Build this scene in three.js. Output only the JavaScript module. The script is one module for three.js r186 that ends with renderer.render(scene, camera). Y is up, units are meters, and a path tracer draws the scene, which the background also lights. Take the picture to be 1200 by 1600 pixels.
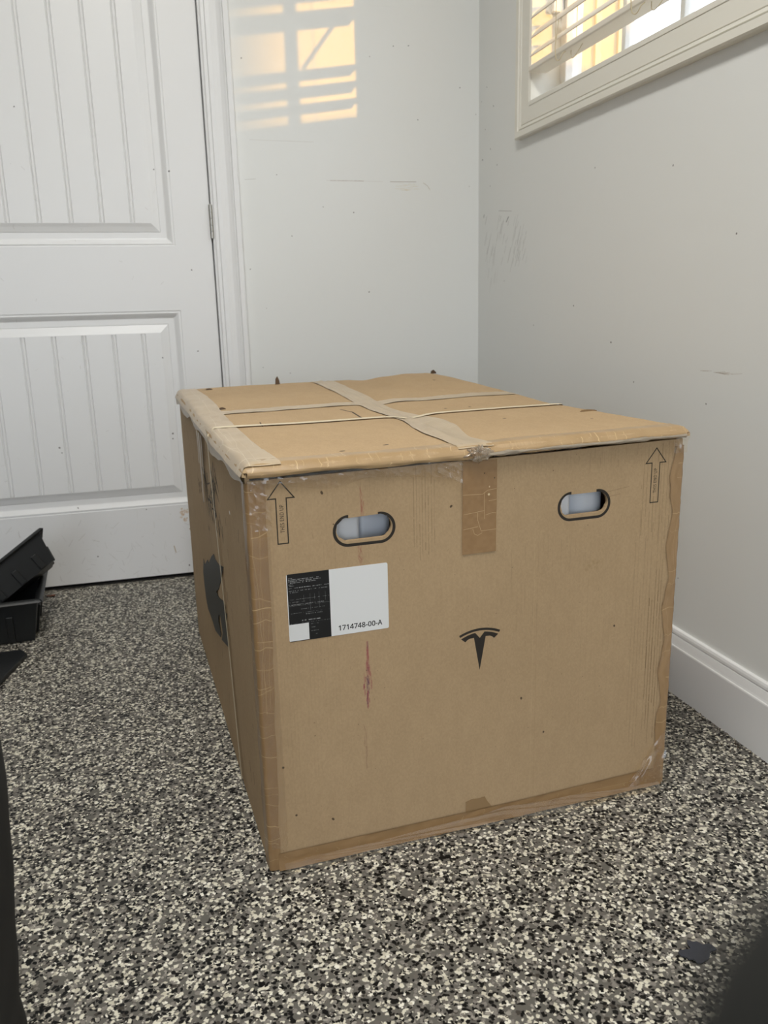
import * as THREE from 'three';
import { mergeGeometries } from 'three/addons/utils/BufferGeometryUtils.js';
import { RectAreaLightUniformsLib } from 'three/addons/lights/RectAreaLightUniformsLib.js';
import { RoundedBoxGeometry } from 'three/addons/geometries/RoundedBoxGeometry.js';

// ---------------------------------------------------------------- camera, sky, sun, exposure
const scene = new THREE.Scene();
const camera = new THREE.PerspectiveCamera(63.33, 1200 / 1600, 0.01, 200);
camera.position.set(-0.992, 0.8, 2.4935);
camera.rotation.set(-0.2479, -0.2630, -0.0246, 'YXZ');
camera.focus = 1.2; camera.userData.fStop = 8.5;          // a phone's small lens
camera.updateMatrixWorld();
scene.background = new THREE.Color().setRGB(2.3, 2.5, 2.8);
const sun = new THREE.DirectionalLight(new THREE.Color().setRGB(1, 0.50, 0.04), 3.1);
sun.position.set(9.73, 1.36, 10.0); sun.target.position.set(0, 0, 0);
sun.castShadow = true; sun.shadow.mapSize.set(2048, 2048); sun.shadow.radius = 1.4;
Object.assign(sun.shadow.camera, { left: -8, right: 8, top: 8, bottom: -8, near: 0.1, far: 40 });
scene.add(sun, sun.target);
const renderer = new THREE.WebGLRenderer({ antialias: true });
renderer.toneMapping = THREE.LinearToneMapping;
renderer.toneMappingExposure = 1.17;
renderer.shadowMap.enabled = true;
RectAreaLightUniformsLib.init();

// ---------------------------------------------------------------- helpers
let seed = 12345;
const rnd = () => { seed = (seed * 1664525 + 1013904223) >>> 0; return seed / 4294967296; };
const rr = (a, b) => a + (b - a) * rnd();
const hash = (x, y, z) => { let h = (x * 374761393 + y * 668265263 + z * 1274126177) | 0; h = Math.imul(h ^ (h >>> 13), 1274126177); return ((h ^ (h >>> 16)) >>> 0) / 4294967296; };
const fade = (t) => t * t * (3 - 2 * t), mix = (a, b, t) => a + (b - a) * t;
const clamp = (x, a = 0, b = 1) => Math.min(b, Math.max(a, x));
function vnoise(x, y, z = 0) {
  const xi = Math.floor(x), yi = Math.floor(y), zi = Math.floor(z), a = fade(x - xi), b = fade(y - yi), c = fade(z - zi);
  const L = (k) => mix(mix(hash(xi, yi, k), hash(xi + 1, yi, k), a), mix(hash(xi, yi + 1, k), hash(xi + 1, yi + 1, k), a), b);
  return mix(L(zi), L(zi + 1), c) * 2 - 1;
}
const fbm = (x, y, z = 0) => vnoise(x, y, z) * 0.55 + vnoise(x * 2.1 + 7, y * 2.1, z) * 0.3 + vnoise(x * 4.3, y * 4.3 + 3, z) * 0.15;
function canvas(w, h) { const c = document.createElement('canvas'); c.width = w; c.height = h; return [c, c.getContext('2d')]; }
function tex(c, srgb = true, wrap = THREE.ClampToEdgeWrapping) {
  const t = new THREE.CanvasTexture(c); if (srgb) t.colorSpace = THREE.SRGBColorSpace;
  t.wrapS = t.wrapT = wrap; t.magFilter = THREE.LinearFilter; return t;
}
const used = {};
function numbered(n) { const k = used[n] = (used[n] ?? -1) + 1; return k ? n + '_' + String(k).padStart(3, '0') : n; }
function mesh(name, geo, mat, parent) {
  const m = new THREE.Mesh(geo, mat); m.castShadow = m.receiveShadow = true;
  m.name = parent === scene ? numbered(name) : name; parent.add(m); return m;
}
function struct(name, geo, mat) { const m = mesh(name, geo, mat, scene); m.userData.kind = 'structure'; return m; }
function structGroup(name) { const g = new THREE.Group(); g.name = name; g.userData.kind = 'structure'; scene.add(g); return g; }
function thing(name, label, category, [x, y, z] = [0, 0, 0], turn = 0, group) {
  const o = new THREE.Group(); o.name = numbered(name); scene.add(o); o.position.set(x, y, z); o.rotation.y = turn;
  o.userData = { label, category }; if (group) o.userData.group = group; return o;
}
function tag(o, label, category, group) { Object.assign(o.userData, { label, category }); if (group) o.userData.group = group; return o; }
const std = (o) => new THREE.MeshStandardMaterial(o), phys = (o) => new THREE.MeshPhysicalMaterial(o);
function box(x0, x1, y0, y1, z0, z1) { const g = new THREE.BoxGeometry(x1 - x0, y1 - y0, z1 - z0); g.translate((x0 + x1) / 2, (y0 + y1) / 2, (z0 + z1) / 2); return g; }
function rbox(x0, x1, y0, y1, z0, z1, r = 0.002, s = 2) { const g = new RoundedBoxGeometry(x1 - x0, y1 - y0, z1 - z0, s, r); g.translate((x0 + x1) / 2, (y0 + y1) / 2, (z0 + z1) / 2); return g; }
function planarUV(geo, f) { const p = geo.attributes.position, uv = new Float32Array(p.count * 2); for (let i = 0; i < p.count; i++) { const q = f(p.getX(i), p.getY(i), p.getZ(i)); uv[2 * i] = q[0]; uv[2 * i + 1] = q[1]; } geo.setAttribute('uv', new THREE.BufferAttribute(uv, 2)); return geo; }
function fromQuads(quads) {                               // flat faceted geometry from quads of points
  const pos = []; for (const [a, b, c, d] of quads) pos.push(...a, ...b, ...c, ...a, ...c, ...d);
  const g = new THREE.BufferGeometry(); g.setAttribute('position', new THREE.Float32BufferAttribute(pos, 3)); g.computeVertexNormals(); return planarUV(g, (x, y) => [x, y]);
}
// a surface patch f(u,v) -> {p, uv}; t > 0 gives it a closed thickness inwards
function patch(us, vs, f, t = 0) {
  const nu = us.length, nv = vs.length, P = [], T = [];
  for (let j = 0; j < nv; j++) for (let i = 0; i < nu; i++) { const r = f(us[i], vs[j]); P.push(new THREE.Vector3(...r.p)); T.push(r.uv ?? [us[i], vs[j]]); }
  const idx = [], at = (i, j) => j * nu + i;
  for (let j = 0; j < nv - 1; j++) for (let i = 0; i < nu - 1; i++) idx.push(at(i, j), at(i + 1, j), at(i + 1, j + 1), at(i, j), at(i + 1, j + 1), at(i, j + 1));
  const make = (pts, ind, uvs) => { const g = new THREE.BufferGeometry(); g.setAttribute('position', new THREE.Float32BufferAttribute(pts.flatMap((q) => [q.x, q.y, q.z]), 3)); g.setAttribute('uv', new THREE.Float32BufferAttribute(uvs.flat(), 2)); g.setIndex(ind); g.computeVertexNormals(); return g; };
  const outer = make(P, idx, T); if (!t) return outer;
  const N = outer.attributes.normal, Q = P.map((p, k) => p.clone().addScaledVector(new THREE.Vector3().fromBufferAttribute(N, k), -t));
  const back = []; for (let k = 0; k < idx.length; k += 3) back.push(idx[k], idx[k + 2], idx[k + 1]);
  const inner = make(Q, back, T), rim = [], rp = [], ru = [];
  const edge = []; for (let i = 0; i < nu - 1; i++) { edge.push([at(i + 1, 0), at(i, 0)], [at(i, nv - 1), at(i + 1, nv - 1)]); } for (let j = 0; j < nv - 1; j++) { edge.push([at(0, j), at(0, j + 1)], [at(nu - 1, j + 1), at(nu - 1, j)]); }
  for (const [a, b] of edge) { const k = rp.length; rp.push(P[a], P[b], Q[b], Q[a]); ru.push(T[a], T[b], T[b], T[a]); rim.push(k, k + 1, k + 2, k, k + 2, k + 3); }
  return mergeGeometries([outer, inner, make(rp, rim, ru)]);
}
const lin = (a, b, n) => Array.from({ length: n + 1 }, (_, i) => a + (b - a) * i / n);
function tube(pts, r, n = 24, radial = 6) { return new THREE.TubeGeometry(new THREE.CatmullRomCurve3(pts.map((p) => new THREE.Vector3(...p))), n, r, radial); }
// moulding: profile [s outward, t proud] swept from A to B; m0, m1 = mitre factor at the ends
function moulding(A, B, out, nrm, prof, m0 = 1, m1 = 1) {
  const a = new THREE.Vector3(...A), b = new THREE.Vector3(...B), d = b.clone().sub(a).normalize(), o = new THREE.Vector3(...out), n = new THREE.Vector3(...nrm);
  const ring = (c, sg) => prof.map(([s, t]) => c.clone().addScaledVector(o, s).addScaledVector(n, t).addScaledVector(d, sg * s).toArray());
  const r0 = ring(a, -m0), r1 = ring(b, m1), q = [];
  for (let i = 0; i < prof.length; i++) { const j = (i + 1) % prof.length; q.push([r0[i], r1[i], r1[j], r0[j]]); }
  const g = fromQuads(q), capPos = [];
  const tri = THREE.ShapeUtils.triangulateShape(prof.map(([s, t]) => new THREE.Vector2(s, t)), []);
  for (const [x, y, z] of tri) { capPos.push(...r0[x], ...r0[y], ...r0[z], ...r1[z], ...r1[y], ...r1[x]); }
  const cg = new THREE.BufferGeometry(); cg.setAttribute('position', new THREE.Float32BufferAttribute(capPos, 3)); cg.computeVertexNormals(); planarUV(cg, (x, y) => [x, y]);
  return mergeGeometries([g, cg]);
}

// ---------------------------------------------------------------- materials of the room
function paintTexture(w, h, base, marks) {
  const [c, g] = canvas(w, h); g.fillStyle = base; g.fillRect(0, 0, w, h); marks(g); return tex(c);
}
const stroke = (g, pts, width, col, al = 1) => { g.globalAlpha = al; g.strokeStyle = col; g.lineWidth = width; g.lineCap = 'round'; g.beginPath(); pts.forEach(([x, y], i) => i ? g.lineTo(x, y) : g.moveTo(x, y)); g.stroke(); g.globalAlpha = 1; };
const dot = (g, x, y, r, col, al = 1) => { g.globalAlpha = al; g.fillStyle = col; g.beginPath(); g.ellipse(x, y, r, r * rr(0.7, 1.7), rr(0, 3), 0, 7); g.fill(); g.globalAlpha = 1; };
const peel = (() => {
  const n = 512, d = new Uint8Array(n * n * 4);
  for (let y = 0; y < n; y++) for (let x = 0; x < n; x++) { const v = 128 + 90 * (vnoise(x / 8, y / 8, 1) * 0.6 + vnoise(x / 23, y / 23, 2) * 0.4); d.set([v, v, v, 255], (y * n + x) * 4); }
  const t = new THREE.DataTexture(d, n, n); t.wrapS = t.wrapT = THREE.RepeatWrapping; t.magFilter = THREE.LinearFilter; t.needsUpdate = true; return t;
})();
const WALL = '#e4e5e2', TRIM = '#ebebea';
// back wall: canvas spans x -1.1..0, y 0.5..1.6
const bw = 2048 / 1.1, BX = (x) => (x + 1.1) * bw, BY = (y) => (1.6 - y) * bw;
const backWallTex = paintTexture(2048, 2048, WALL, (g) => {
  for (let i = 0; i < 9; i++) stroke(g, [[BX(-0.4676 + i * 0.012), BY(1.1415)], [BX(-0.46 + i * 0.012 + 0.006), BY(1.1413)]], rr(1, 2.6), '#8a7466', rr(0.3, 0.85));
  stroke(g, [[BX(-0.37), BY(1.1409)], [BX(-0.30), BY(1.1404)]], 1.2, '#a09080', 0.35);
  stroke(g, [[BX(-0.277), BY(1.1403)], [BX(-0.198), BY(1.141)]], 2.2, '#8a7a6c', 0.8);
  stroke(g, [[BX(-0.175), BY(1.138)], [BX(-0.162), BY(1.130)], [BX(-0.155), BY(1.119)]], 1.8, '#8a7a5c', 0.7);
  stroke(g, [[BX(-0.68), BY(1.245)], [BX(-0.5), BY(1.243)]], 1.2, '#b5aea4', 0.6);
  stroke(g, [[BX(-0.70), BY(1.141)], [BX(-0.67), BY(1.143)]], 2, '#a09a90', 0.5);
  g.globalAlpha = 0.22; g.fillStyle = '#c9b48e'; for (let i = 0; i < 30; i++) { g.fillRect(BX(-0.27 + rnd() * 0.07), BY(1.137 - rnd() * 0.02), rr(10, 40), rr(1, 3)); } g.globalAlpha = 1;
  for (const [x, y] of [[-0.26, 1.5], [-0.215, 1.503], [-0.33, 1.47], [-0.69, 1.45], [-0.61, 1.155], [-0.06, 1.4], [-0.575, 0.99], [-0.01, 1.33], [-0.48, 1.07], [-0.39, 1.055], [-0.03, 1.13], [-0.66, 0.79], [-0.19, 1.31], [-0.7, 0.9], [-0.35, 0.83], [-0.6, 0.6], [-0.68, 0.62]]) dot(g, BX(x), BY(y), rr(1.6, 3.2), '#4a443d', 0.8);
});
const wallBackMat = std({ map: backWallTex, roughness: 0.55, bumpMap: peel, bumpScale: 0.0006 });
// right wall: canvas spans z 0..1.4, y 0..1.4
const rw = 2048 / 1.4, RZ = (z) => z * rw, RY = (y) => (1.4 - y) * rw;
const rightWallTex = paintTexture(2048, 2048, WALL, (g) => {
  for (let i = 0; i < 60; i++) { const z = rr(0.05, 0.36), y = rr(0.93, 1.05) - z * 0.1, l = rr(0.008, 0.04); stroke(g, [[RZ(z), RY(y)], [RZ(z - l * 0.55), RY(y - l)]], rr(1.2, 2.6), '#4c4840', rr(0.16, 0.5)); }
  for (let i = 0; i < 14; i++) { const z = rr(0.07, 0.16), y = rr(0.86, 0.96), l = rr(0.02, 0.05); stroke(g, [[RZ(z), RY(y)], [RZ(z - l * 0.3), RY(y - l)]], rr(1, 2), '#6c675e', rr(0.15, 0.35)); }
  stroke(g, [[RZ(0.155), RY(1.045)], [RZ(0.245), RY(1.035)]], 1.6, '#6c675e', 0.5);
  stroke(g, [[RZ(0.225), RY(1.022)], [RZ(0.21), RY(1.01)]], 4, '#2e2b27', 0.85); stroke(g, [[RZ(0.045), RY(1.045)], [RZ(0.042), RY(1.038)]], 4, '#3e3b37', 0.8);
  for (const [z, y] of [[0.06, 1.39], [0.02, 1.36], [0.11, 1.33], [0.05, 1.28], [0.09, 1.22], [0.03, 1.2], [0.14, 1.17], [0.09, 1.12], [0.7, 1.08], [1.0, 1.04], [1.2, 0.9], [0.62, 0.78], [0.9, 0.62], [1.15, 0.6], [0.2, 0.85], [0.4, 0.73], [0.8, 0.7], [1.05, 0.35], [1.1, 0.24]]) dot(g, RZ(z), RY(y), rr(1.6, 3), '#453f38', 0.75);
  for (let i = 0; i < 10; i++) { const z = rr(1.12, 1.22); stroke(g, [[RZ(z), RY(0.66)], [RZ(z + rr(0.01, 0.05)), RY(0.66 + rr(-0.004, 0.004))]], 1.4, '#8c8070', 0.3); }
});
const wallRightMat = std({ map: rightWallTex, roughness: 0.55, bumpMap: peel, bumpScale: 0.0006 });
const wallMat = std({ color: '#7f7a72', roughness: 0.8 });  // unseen left and front walls, coloured dark to cut bounced light
const trimMat = std({ color: TRIM, roughness: 0.35 });
// door paint: canvas spans x -1.62..-0.8, y 0..1.64
const dk = 1024 / 0.82, DX = (x) => (x + 1.62) * dk, DY = (y) => (1.64 - y) * dk;
const doorTex = paintTexture(1024, 2048, TRIM, (g) => {
  for (const [x, y, r] of [[-0.865, 0.90, 2.2], [-0.965, 0.66, 1.6], [-0.955, 0.44, 2.6], [-0.956, 0.425, 2], [-0.865, 0.675, 2.2], [-0.945, 1.165, 1.6], [-0.905, 1.16, 2.2], [-1.2, 0.09, 2], [-0.94, 0.035, 2], [-1.05, 0.22, 1.6], [-1.24, 0.24, 1.5], [-1.28, 1.31, 1.5], [-1.27, 0.42, 2.2], [-1.265, 0.405, 1.6]]) dot(g, DX(x), DY(y), r * 1.1, '#37322d', 0.85);
  for (let i = 0; i < 22; i++) { const x = rr(-0.955, -0.925), y = rr(0.175, 0.215); dot(g, DX(x), DY(y), rr(1.5, 5), '#b98f62', rr(0.15, 0.45)); }
  for (let i = 0; i < 12; i++) dot(g, DX(rr(-0.93, -0.9)), DY(rr(0.14, 0.17)), rr(1, 2.2), '#8a6a50', 0.4);
  stroke(g, [[DX(-0.98), DY(0.1)], [DX(-0.976), DY(0.08)]], 3, '#9a7d55', 0.6);
  for (let i = 0; i < 160; i++) { const x = rr(-1.6, -0.85), y = rr(0.01, 0.2); stroke(g, [[DX(x), DY(y)], [DX(x + rr(-0.02, 0.02)), DY(y + rr(-0.02, 0.02))]], rr(0.8, 2.2), '#8b857a', rr(0.05, 0.2)); }
  for (let i = 0; i < 40; i++) { const x = rr(-1.5, -0.9), y = rr(0.3, 1.2); stroke(g, [[DX(x), DY(y)], [DX(x + rr(-0.01, 0.01)), DY(y + rr(-0.012, 0.012))]], rr(0.8, 1.6), '#9a958c', rr(0.1, 0.35)); }
});
const doorMat = std({ map: doorTex, roughness: 0.38 });
const doorUV = (g) => planarUV(g, (x, y) => [(x + 1.62) / 0.82, y / 1.64]);

// flake floor: overlapping chips of vinyl in clear epoxy, 1.1 m tile
const floorTex = (() => {
  const n = 2048, [c, g] = canvas(n, n), k = n / 1100; g.fillStyle = '#66635d'; g.fillRect(0, 0, n, n);
  const pal = [['#dcd7c6', 21], ['#c9c3b1', 10], ['#efebde', 6], ['#86817a', 16], ['#6c6761', 14], ['#9c978e', 6], ['#080808', 25], ['#161514', 9], ['#45403a', 4]];
  const bag = pal.flatMap(([col, w]) => Array(w).fill(col));
  for (let i = 0; i < 82000; i++) {
    const x = rnd() * n, y = rnd() * n, a0 = rnd() * 6.28, m = 4 + Math.floor(rnd() * 3), s = (i < 40000 ? rr(3.2, 5.4) : rr(1.6, 4.6)) * k * 0.9, el = rr(0.5, 1), ro = rnd() * 6.28, pts = [];
    for (let j = 0; j < m; j++) { const a = a0 + (j + rr(-0.25, 0.25)) / m * 6.283, r = s * rr(0.75, 1.1); const px = Math.cos(a) * r, py = Math.sin(a) * r * el; pts.push([px * Math.cos(ro) - py * Math.sin(ro), px * Math.sin(ro) + py * Math.cos(ro)]); }
    g.fillStyle = bag[Math.floor(rnd() * bag.length)];
    const ox = x < 14 ? [0, n] : x > n - 14 ? [0, -n] : [0], oy = y < 14 ? [0, n] : y > n - 14 ? [0, -n] : [0];
    for (const dx of ox) for (const dy of oy) { g.beginPath(); pts.forEach(([px, py], j) => j ? g.lineTo(x + px + dx, y + py + dy) : g.moveTo(x + px + dx, y + py + dy)); g.closePath(); g.fill(); }
  }
  return tex(c, true, THREE.RepeatWrapping);
})();
floorTex.anisotropy = 16;
const floorMat = phys({ map: floorTex, roughness: 0.5, specularIntensity: 0.4, bumpMap: floorTex, bumpScale: 0.0004 });

// ---------------------------------------------------------------- the room shell
const X0 = -4.4, Z1 = 5.2, HC = 2.7;
{
  const g = new THREE.BoxGeometry(-X0 + 0.3, 0.1, Z1 + 0.3); g.translate(X0 / 2, -0.05, Z1 / 2); planarUV(g, (x, y, z) => [x / 1.1, z / 1.1]); struct('floor', g, floorMat);
  struct('ceiling', box(X0 - 0.15, 0.15, HC, HC + 0.15, -0.15, Z1 + 0.15), std({ color: '#e6e5e1', roughness: 0.8 }));
  const sh = new THREE.Shape([[X0, 0], [0, 0], [0, HC], [X0, HC]].map((q) => new THREE.Vector2(...q)));
  sh.holes.push(new THREE.Path([[-1.622, 0], [-0.799, 0], [-0.799, 2.05], [-1.622, 2.05]].map((q) => new THREE.Vector2(...q))));
  const wb = new THREE.ExtrudeGeometry(sh, { depth: 0.12, bevelEnabled: false }); wb.translate(0, 0, -0.12); planarUV(wb, (x, y) => [(x + 1.1) / 1.1, (y - 0.5) / 1.1]); struct('wall_back', wb, wallBackMat);
  struct('door_light_block', box(-1.8, -0.7, -0.1, 2.2, -0.2, -0.125), std({ color: '#2b2723', roughness: 0.9 }));  // dark panel added behind the door to stop light leaking round it
  const s2 = new THREE.Shape([[-Z1, 0], [0.12, 0], [0.12, HC], [-Z1, HC]].map((q) => new THREE.Vector2(...q)));
  s2.holes.push(new THREE.Path([[-1.36, 1.282], [-0.372, 1.282], [-0.372, 2.25], [-1.36, 2.25]].map((q) => new THREE.Vector2(...q))));
  const wr = new THREE.ExtrudeGeometry(s2, { depth: 0.12, bevelEnabled: false }); wr.rotateY(Math.PI / 2); planarUV(wr, (x, y, z) => [z / 1.4, y / 1.4]); struct('wall_right', wr, wallRightMat);
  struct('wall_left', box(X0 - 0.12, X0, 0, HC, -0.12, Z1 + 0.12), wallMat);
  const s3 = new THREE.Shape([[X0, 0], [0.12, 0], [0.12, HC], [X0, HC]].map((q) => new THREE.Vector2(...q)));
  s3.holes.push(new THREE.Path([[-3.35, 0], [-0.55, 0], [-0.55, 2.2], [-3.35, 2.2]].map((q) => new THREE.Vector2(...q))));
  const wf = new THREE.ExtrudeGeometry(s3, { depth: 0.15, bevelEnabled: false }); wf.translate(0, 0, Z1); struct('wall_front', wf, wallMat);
  // outdoors
  struct('driveway', box(-14, 14, -0.2, -0.1, -12, 22), std({ color: '#a9a59c', roughness: 0.9 }));
}
// skirting
const baseProf = [[0, 0], [0, 0.016], [0.101, 0.016], [0.1035, 0.0152], [0.1045, 0.0135], [0.108, 0.0122], [0.122, 0.0085], [0.1232, 0.0055], [0.125, 0.0085], [0.130, 0.0082], [0.1345, 0.0065], [0.136, 0.003], [0.136, 0]];
struct('baseboard_right', moulding([0, 0, 0], [0, 0, Z1], [0, 1, 0], [-1, 0, 0], baseProf, 0, 0), trimMat);
struct('baseboard_back', moulding([-0.72, 0, 0], [-0.016, 0, 0], [0, 1, 0], [0, 0, 1], baseProf, 0, 0), trimMat);

// ---------------------------------------------------------------- the door
const casingProf = [[0, 0], [0, 0.009], [0.002, 0.011], [0.010, 0.0115], [0.0112, 0.0085], [0.0125, 0.012], [0.024, 0.0135], [0.034, 0.0125], [0.042, 0.0125], [0.050, 0.0155], [0.0555, 0.0185], [0.057, 0.0185], [0.0582, 0.0155], [0.0595, 0.0195], [0.070, 0.0195], [0.0735, 0.018], [0.075, 0.015], [0.075, 0]];
{
  const door = structGroup('door_1'), L = -1.617, R = -0.804, yb = 0.012, yt = 2.04;
  const panels = [[-1.513, -0.904, 0.2258, 0.7905, 'lower_panel'], [-1.513, -0.904, 0.9649, 1.93, 'upper_panel']];
  const sh = new THREE.Shape([[L, yb], [R, yb], [R, yt], [L, yt]].map((q) => new THREE.Vector2(...q)));
  for (const [a, b, c, d] of panels) sh.holes.push(new THREE.Path([[a, c], [b, c], [b, d], [a, d]].map((q) => new THREE.Vector2(...q))));
  const g = new THREE.ExtrudeGeometry(sh, { depth: 0.035, bevelEnabled: false }); g.translate(0, 0, -0.035); mesh('door_frame', doorUV(g), doorMat, door);
  mesh('door_core', doorUV(box(L + 0.05, R - 0.05, 0.1, 1.98, -0.034, -0.02)), doorMat, door);
  const rings = [[0, 0], [0.001, -0.002], [0.0045, -0.0024], [0.0055, -0.0005], [0.008, -0.001], [0.014, -0.0055], [0.0195, -0.0105], [0.0215, -0.0112], [0.0365, -0.0112], [0.0372, -0.0128], [0.0385, -0.0105], [0.052, -0.0055], [0.060, -0.0016], [0.062, -0.0012]];
  for (const [a, b, c, d, name] of panels) {
    const q = [], rect = (s, z) => [[a + s, c + s, z], [b - s, c + s, z], [b - s, d - s, z], [a + s, d - s, z]];
    for (let i = 0; i < rings.length - 1; i++) { const r0 = rect(...rings[i]), r1 = rect(...rings[i + 1]); for (let e = 0; e < 4; e++) { const f = (e + 1) % 4; q.push([r0[e], r0[f], r1[f], r1[e]]); } }
    const p = mesh(name, doorUV(fromQuads(q)), doorMat, door);
    const xr = b - 0.062, xl = a + 0.062, cuts = [xl]; for (let k = 5; k >= 0; k--) cuts.push(xr - 0.0425 - k * 0.0797); cuts.push(xr);
    for (let k = 0; k < cuts.length - 1; k++) {
      const x0 = cuts[k], x1 = cuts[k + 1], z = -0.0012, pr = [[x0, k ? -0.004 : 0], [x0 + 0.0023, 0], ...(k < cuts.length - 2 ? [[x1 - 0.0115, 0], [x1 - 0.0092, -0.004], [x1 - 0.0074, -0.0012], [x1 - 0.0054, -0.0002], [x1 - 0.0038, -0.0002], [x1 - 0.0018, -0.0012], [x1, -0.004]] : [[x1, 0]])];
      const qs = []; for (let i = 0; i < pr.length - 1; i++) qs.push([[pr[i][0], c + 0.061, z + pr[i][1]], [pr[i + 1][0], c + 0.061, z + pr[i + 1][1]], [pr[i + 1][0], d - 0.061, z + pr[i + 1][1]], [pr[i][0], d - 0.061, z + pr[i][1]]]);
      mesh('plank', doorUV(fromQuads(qs)), doorMat, p);
    }
  }
  const steel = std({ color: '#b9b6ae', metalness: 0.9, roughness: 0.32 });
  for (const y of [0.26, 1.028, 1.80]) {
    const h = new THREE.Group(); h.name = 'hinge'; door.add(h);
    for (let k = 0; k < 5; k++) { const kg = new THREE.CylinderGeometry(0.0055, 0.0055, 0.0168, 14); kg.translate(-0.8015, y - 0.0352 + k * 0.0176, 0.0058); mesh('knuckle', kg, steel, h); }
    const pin = new THREE.SphereGeometry(0.0052, 12, 8); pin.scale(1, 0.6, 1); pin.translate(-0.8015, y + 0.0445, 0.0058); mesh('hinge_pin', pin, steel, h);
    mesh('hinge_leaf', box(-0.8045, -0.7985, y - 0.044, y + 0.044, -0.001, 0.001), steel, h);
  }
  // jamb and casing
  const tr = structGroup('trim_1');
  for (const [x0, x1] of [[-0.7995, -0.7905], [-1.6305, -1.6215]]) mesh('jamb', rbox(x0, x1, 0, 2.05, -0.12, 0.004, 0.001), trimMat, tr);
  mesh('jamb', rbox(-1.6305, -0.7905, 2.044, 2.054, -0.12, 0.004, 0.001), trimMat, tr);
  mesh('door_stop', box(-0.812, -0.7995, 0, 2.045, -0.075, -0.0365), trimMat, tr);
  mesh('casing', moulding([-0.7935, 0, 0], [-0.7935, 2.05, 0], [1, 0, 0], [0, 0, 1], casingProf, 0, 1), trimMat, tr);
  mesh('casing', moulding([-1.6275, 2.05, 0], [-1.6275, 0, 0], [-1, 0, 0], [0, 0, 1], casingProf, 1, 0), trimMat, tr);
  mesh('casing', moulding([-0.7935, 2.05, 0], [-1.6275, 2.05, 0], [0, 1, 0], [0, 0, 1], casingProf, 1, 1), trimMat, tr);
  mesh('threshold', box(-1.622, -0.799, 0.0005, 0.004, -0.11, -0.004), std({ color: '#1b1917', roughness: 0.8 }), tr);
}

// ---------------------------------------------------------------- the window
const WZ0 = 0.372, WZ1 = 1.36, WY0 = 1.282, WY1 = 2.25;
const windowProf = [[0, 0], [0, 0.009], [0.003, 0.0115], [0.006, 0.0125], [0.044, 0.0135], [0.0455, 0.0115], [0.0475, 0.0145], [0.0535, 0.016], [0.0555, 0.0130], [0.0575, 0.018], [0.072, 0.0185], [0.075, 0.016], [0.075, 0]];
const creamTrim = std({ color: '#e4e1d6', roughness: 0.4 });
{
  const w = structGroup('window_1');
  const c = [[WZ0, WY0], [WZ1, WY0], [WZ1, WY1], [WZ0, WY1]], outs = [[0, -1, 0], [0, 0, 1], [0, 1, 0], [0, 0, -1]];
  for (let e = 0; e < 4; e++) { const a = c[e], b = c[(e + 1) % 4]; mesh('casing', moulding([0, a[1], a[0]], [0, b[1], b[0]], outs[e], [-1, 0, 0], windowProf), creamTrim, w); }
  mesh('jamb', rbox(-0.009, 0.075, WY0, WY1, WZ0 - 0.006, WZ0 + 0.002, 0.001), creamTrim, w);
  mesh('jamb', rbox(-0.009, 0.075, WY0, WY1, WZ1 - 0.002, WZ1 + 0.006, 0.001), creamTrim, w);
  mesh('sill', rbox(-0.014, 0.075, WY0 - 0.008, WY0 + 0.004, WZ0, WZ1, 0.002), creamTrim, w);
  mesh('jamb', rbox(-0.009, 0.075, WY1 - 0.004, WY1 + 0.008, WZ0, WZ1, 0.001), creamTrim, w);
  const vinyl = std({ color: '#eeeeea', roughness: 0.35 }), glass = phys({ color: '#ffffff', transmission: 1, thickness: 0, roughness: 0.02, ior: 1.45 });
  const zs = [WZ0 + 0.03, 0.66, 0.88, 1.10, WZ1 - 0.03];
  mesh('sash_rail', rbox(0.072, 0.118, WY0 - 0.005, WY0 + 0.042, WZ0 - 0.01, WZ1 + 0.01, 0.003), vinyl, w);
  mesh('sash_rail', rbox(0.072, 0.118, WY1 - 0.04, WY1 + 0.01, WZ0 - 0.01, WZ1 + 0.01, 0.003), vinyl, w);
  mesh('sash_stile', rbox(0.072, 0.118, WY0, WY1, WZ0 - 0.01, zs[0], 0.003), vinyl, w);
  mesh('sash_stile', rbox(0.072, 0.118, WY0, WY1, zs[4], WZ1 + 0.01, 0.003), vinyl, w);
  for (let k = 1; k < 4; k++) mesh('muntin', rbox(0.080, 0.104, WY0 + 0.03, WY1 - 0.03, zs[k] - 0.008, zs[k] + 0.008, 0.003), vinyl, w);
  for (let k = 0; k < 4; k++) mesh('pane', box(0.090, 0.092, WY0 + 0.04, WY1 - 0.035, zs[k] + (k ? 0.008 : 0), zs[k + 1] - (k < 3 ? 0.008 : 0)), glass, w);
}
// outer wall return beside the window, in the sun
{
  const e = structGroup('wall_outside'), clad = std({ color: '#decfae', roughness: 0.8 }), pale = std({ color: '#e8d8b4', roughness: 0.7 });
  mesh('cladding', box(0.12, 0.30, -0.1, 3.0, 0.10, 0.300), clad, e);
  for (const [x0, x1, m] of [[0.125, 0.148, pale], [0.158, 0.172, clad], [0.205, 0.222, pale], [0.272, 0.302, pale]]) mesh('batten', rbox(x0, x1, -0.1, 3.0, 0.295, 0.309, 0.002), m, e);
}
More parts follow.
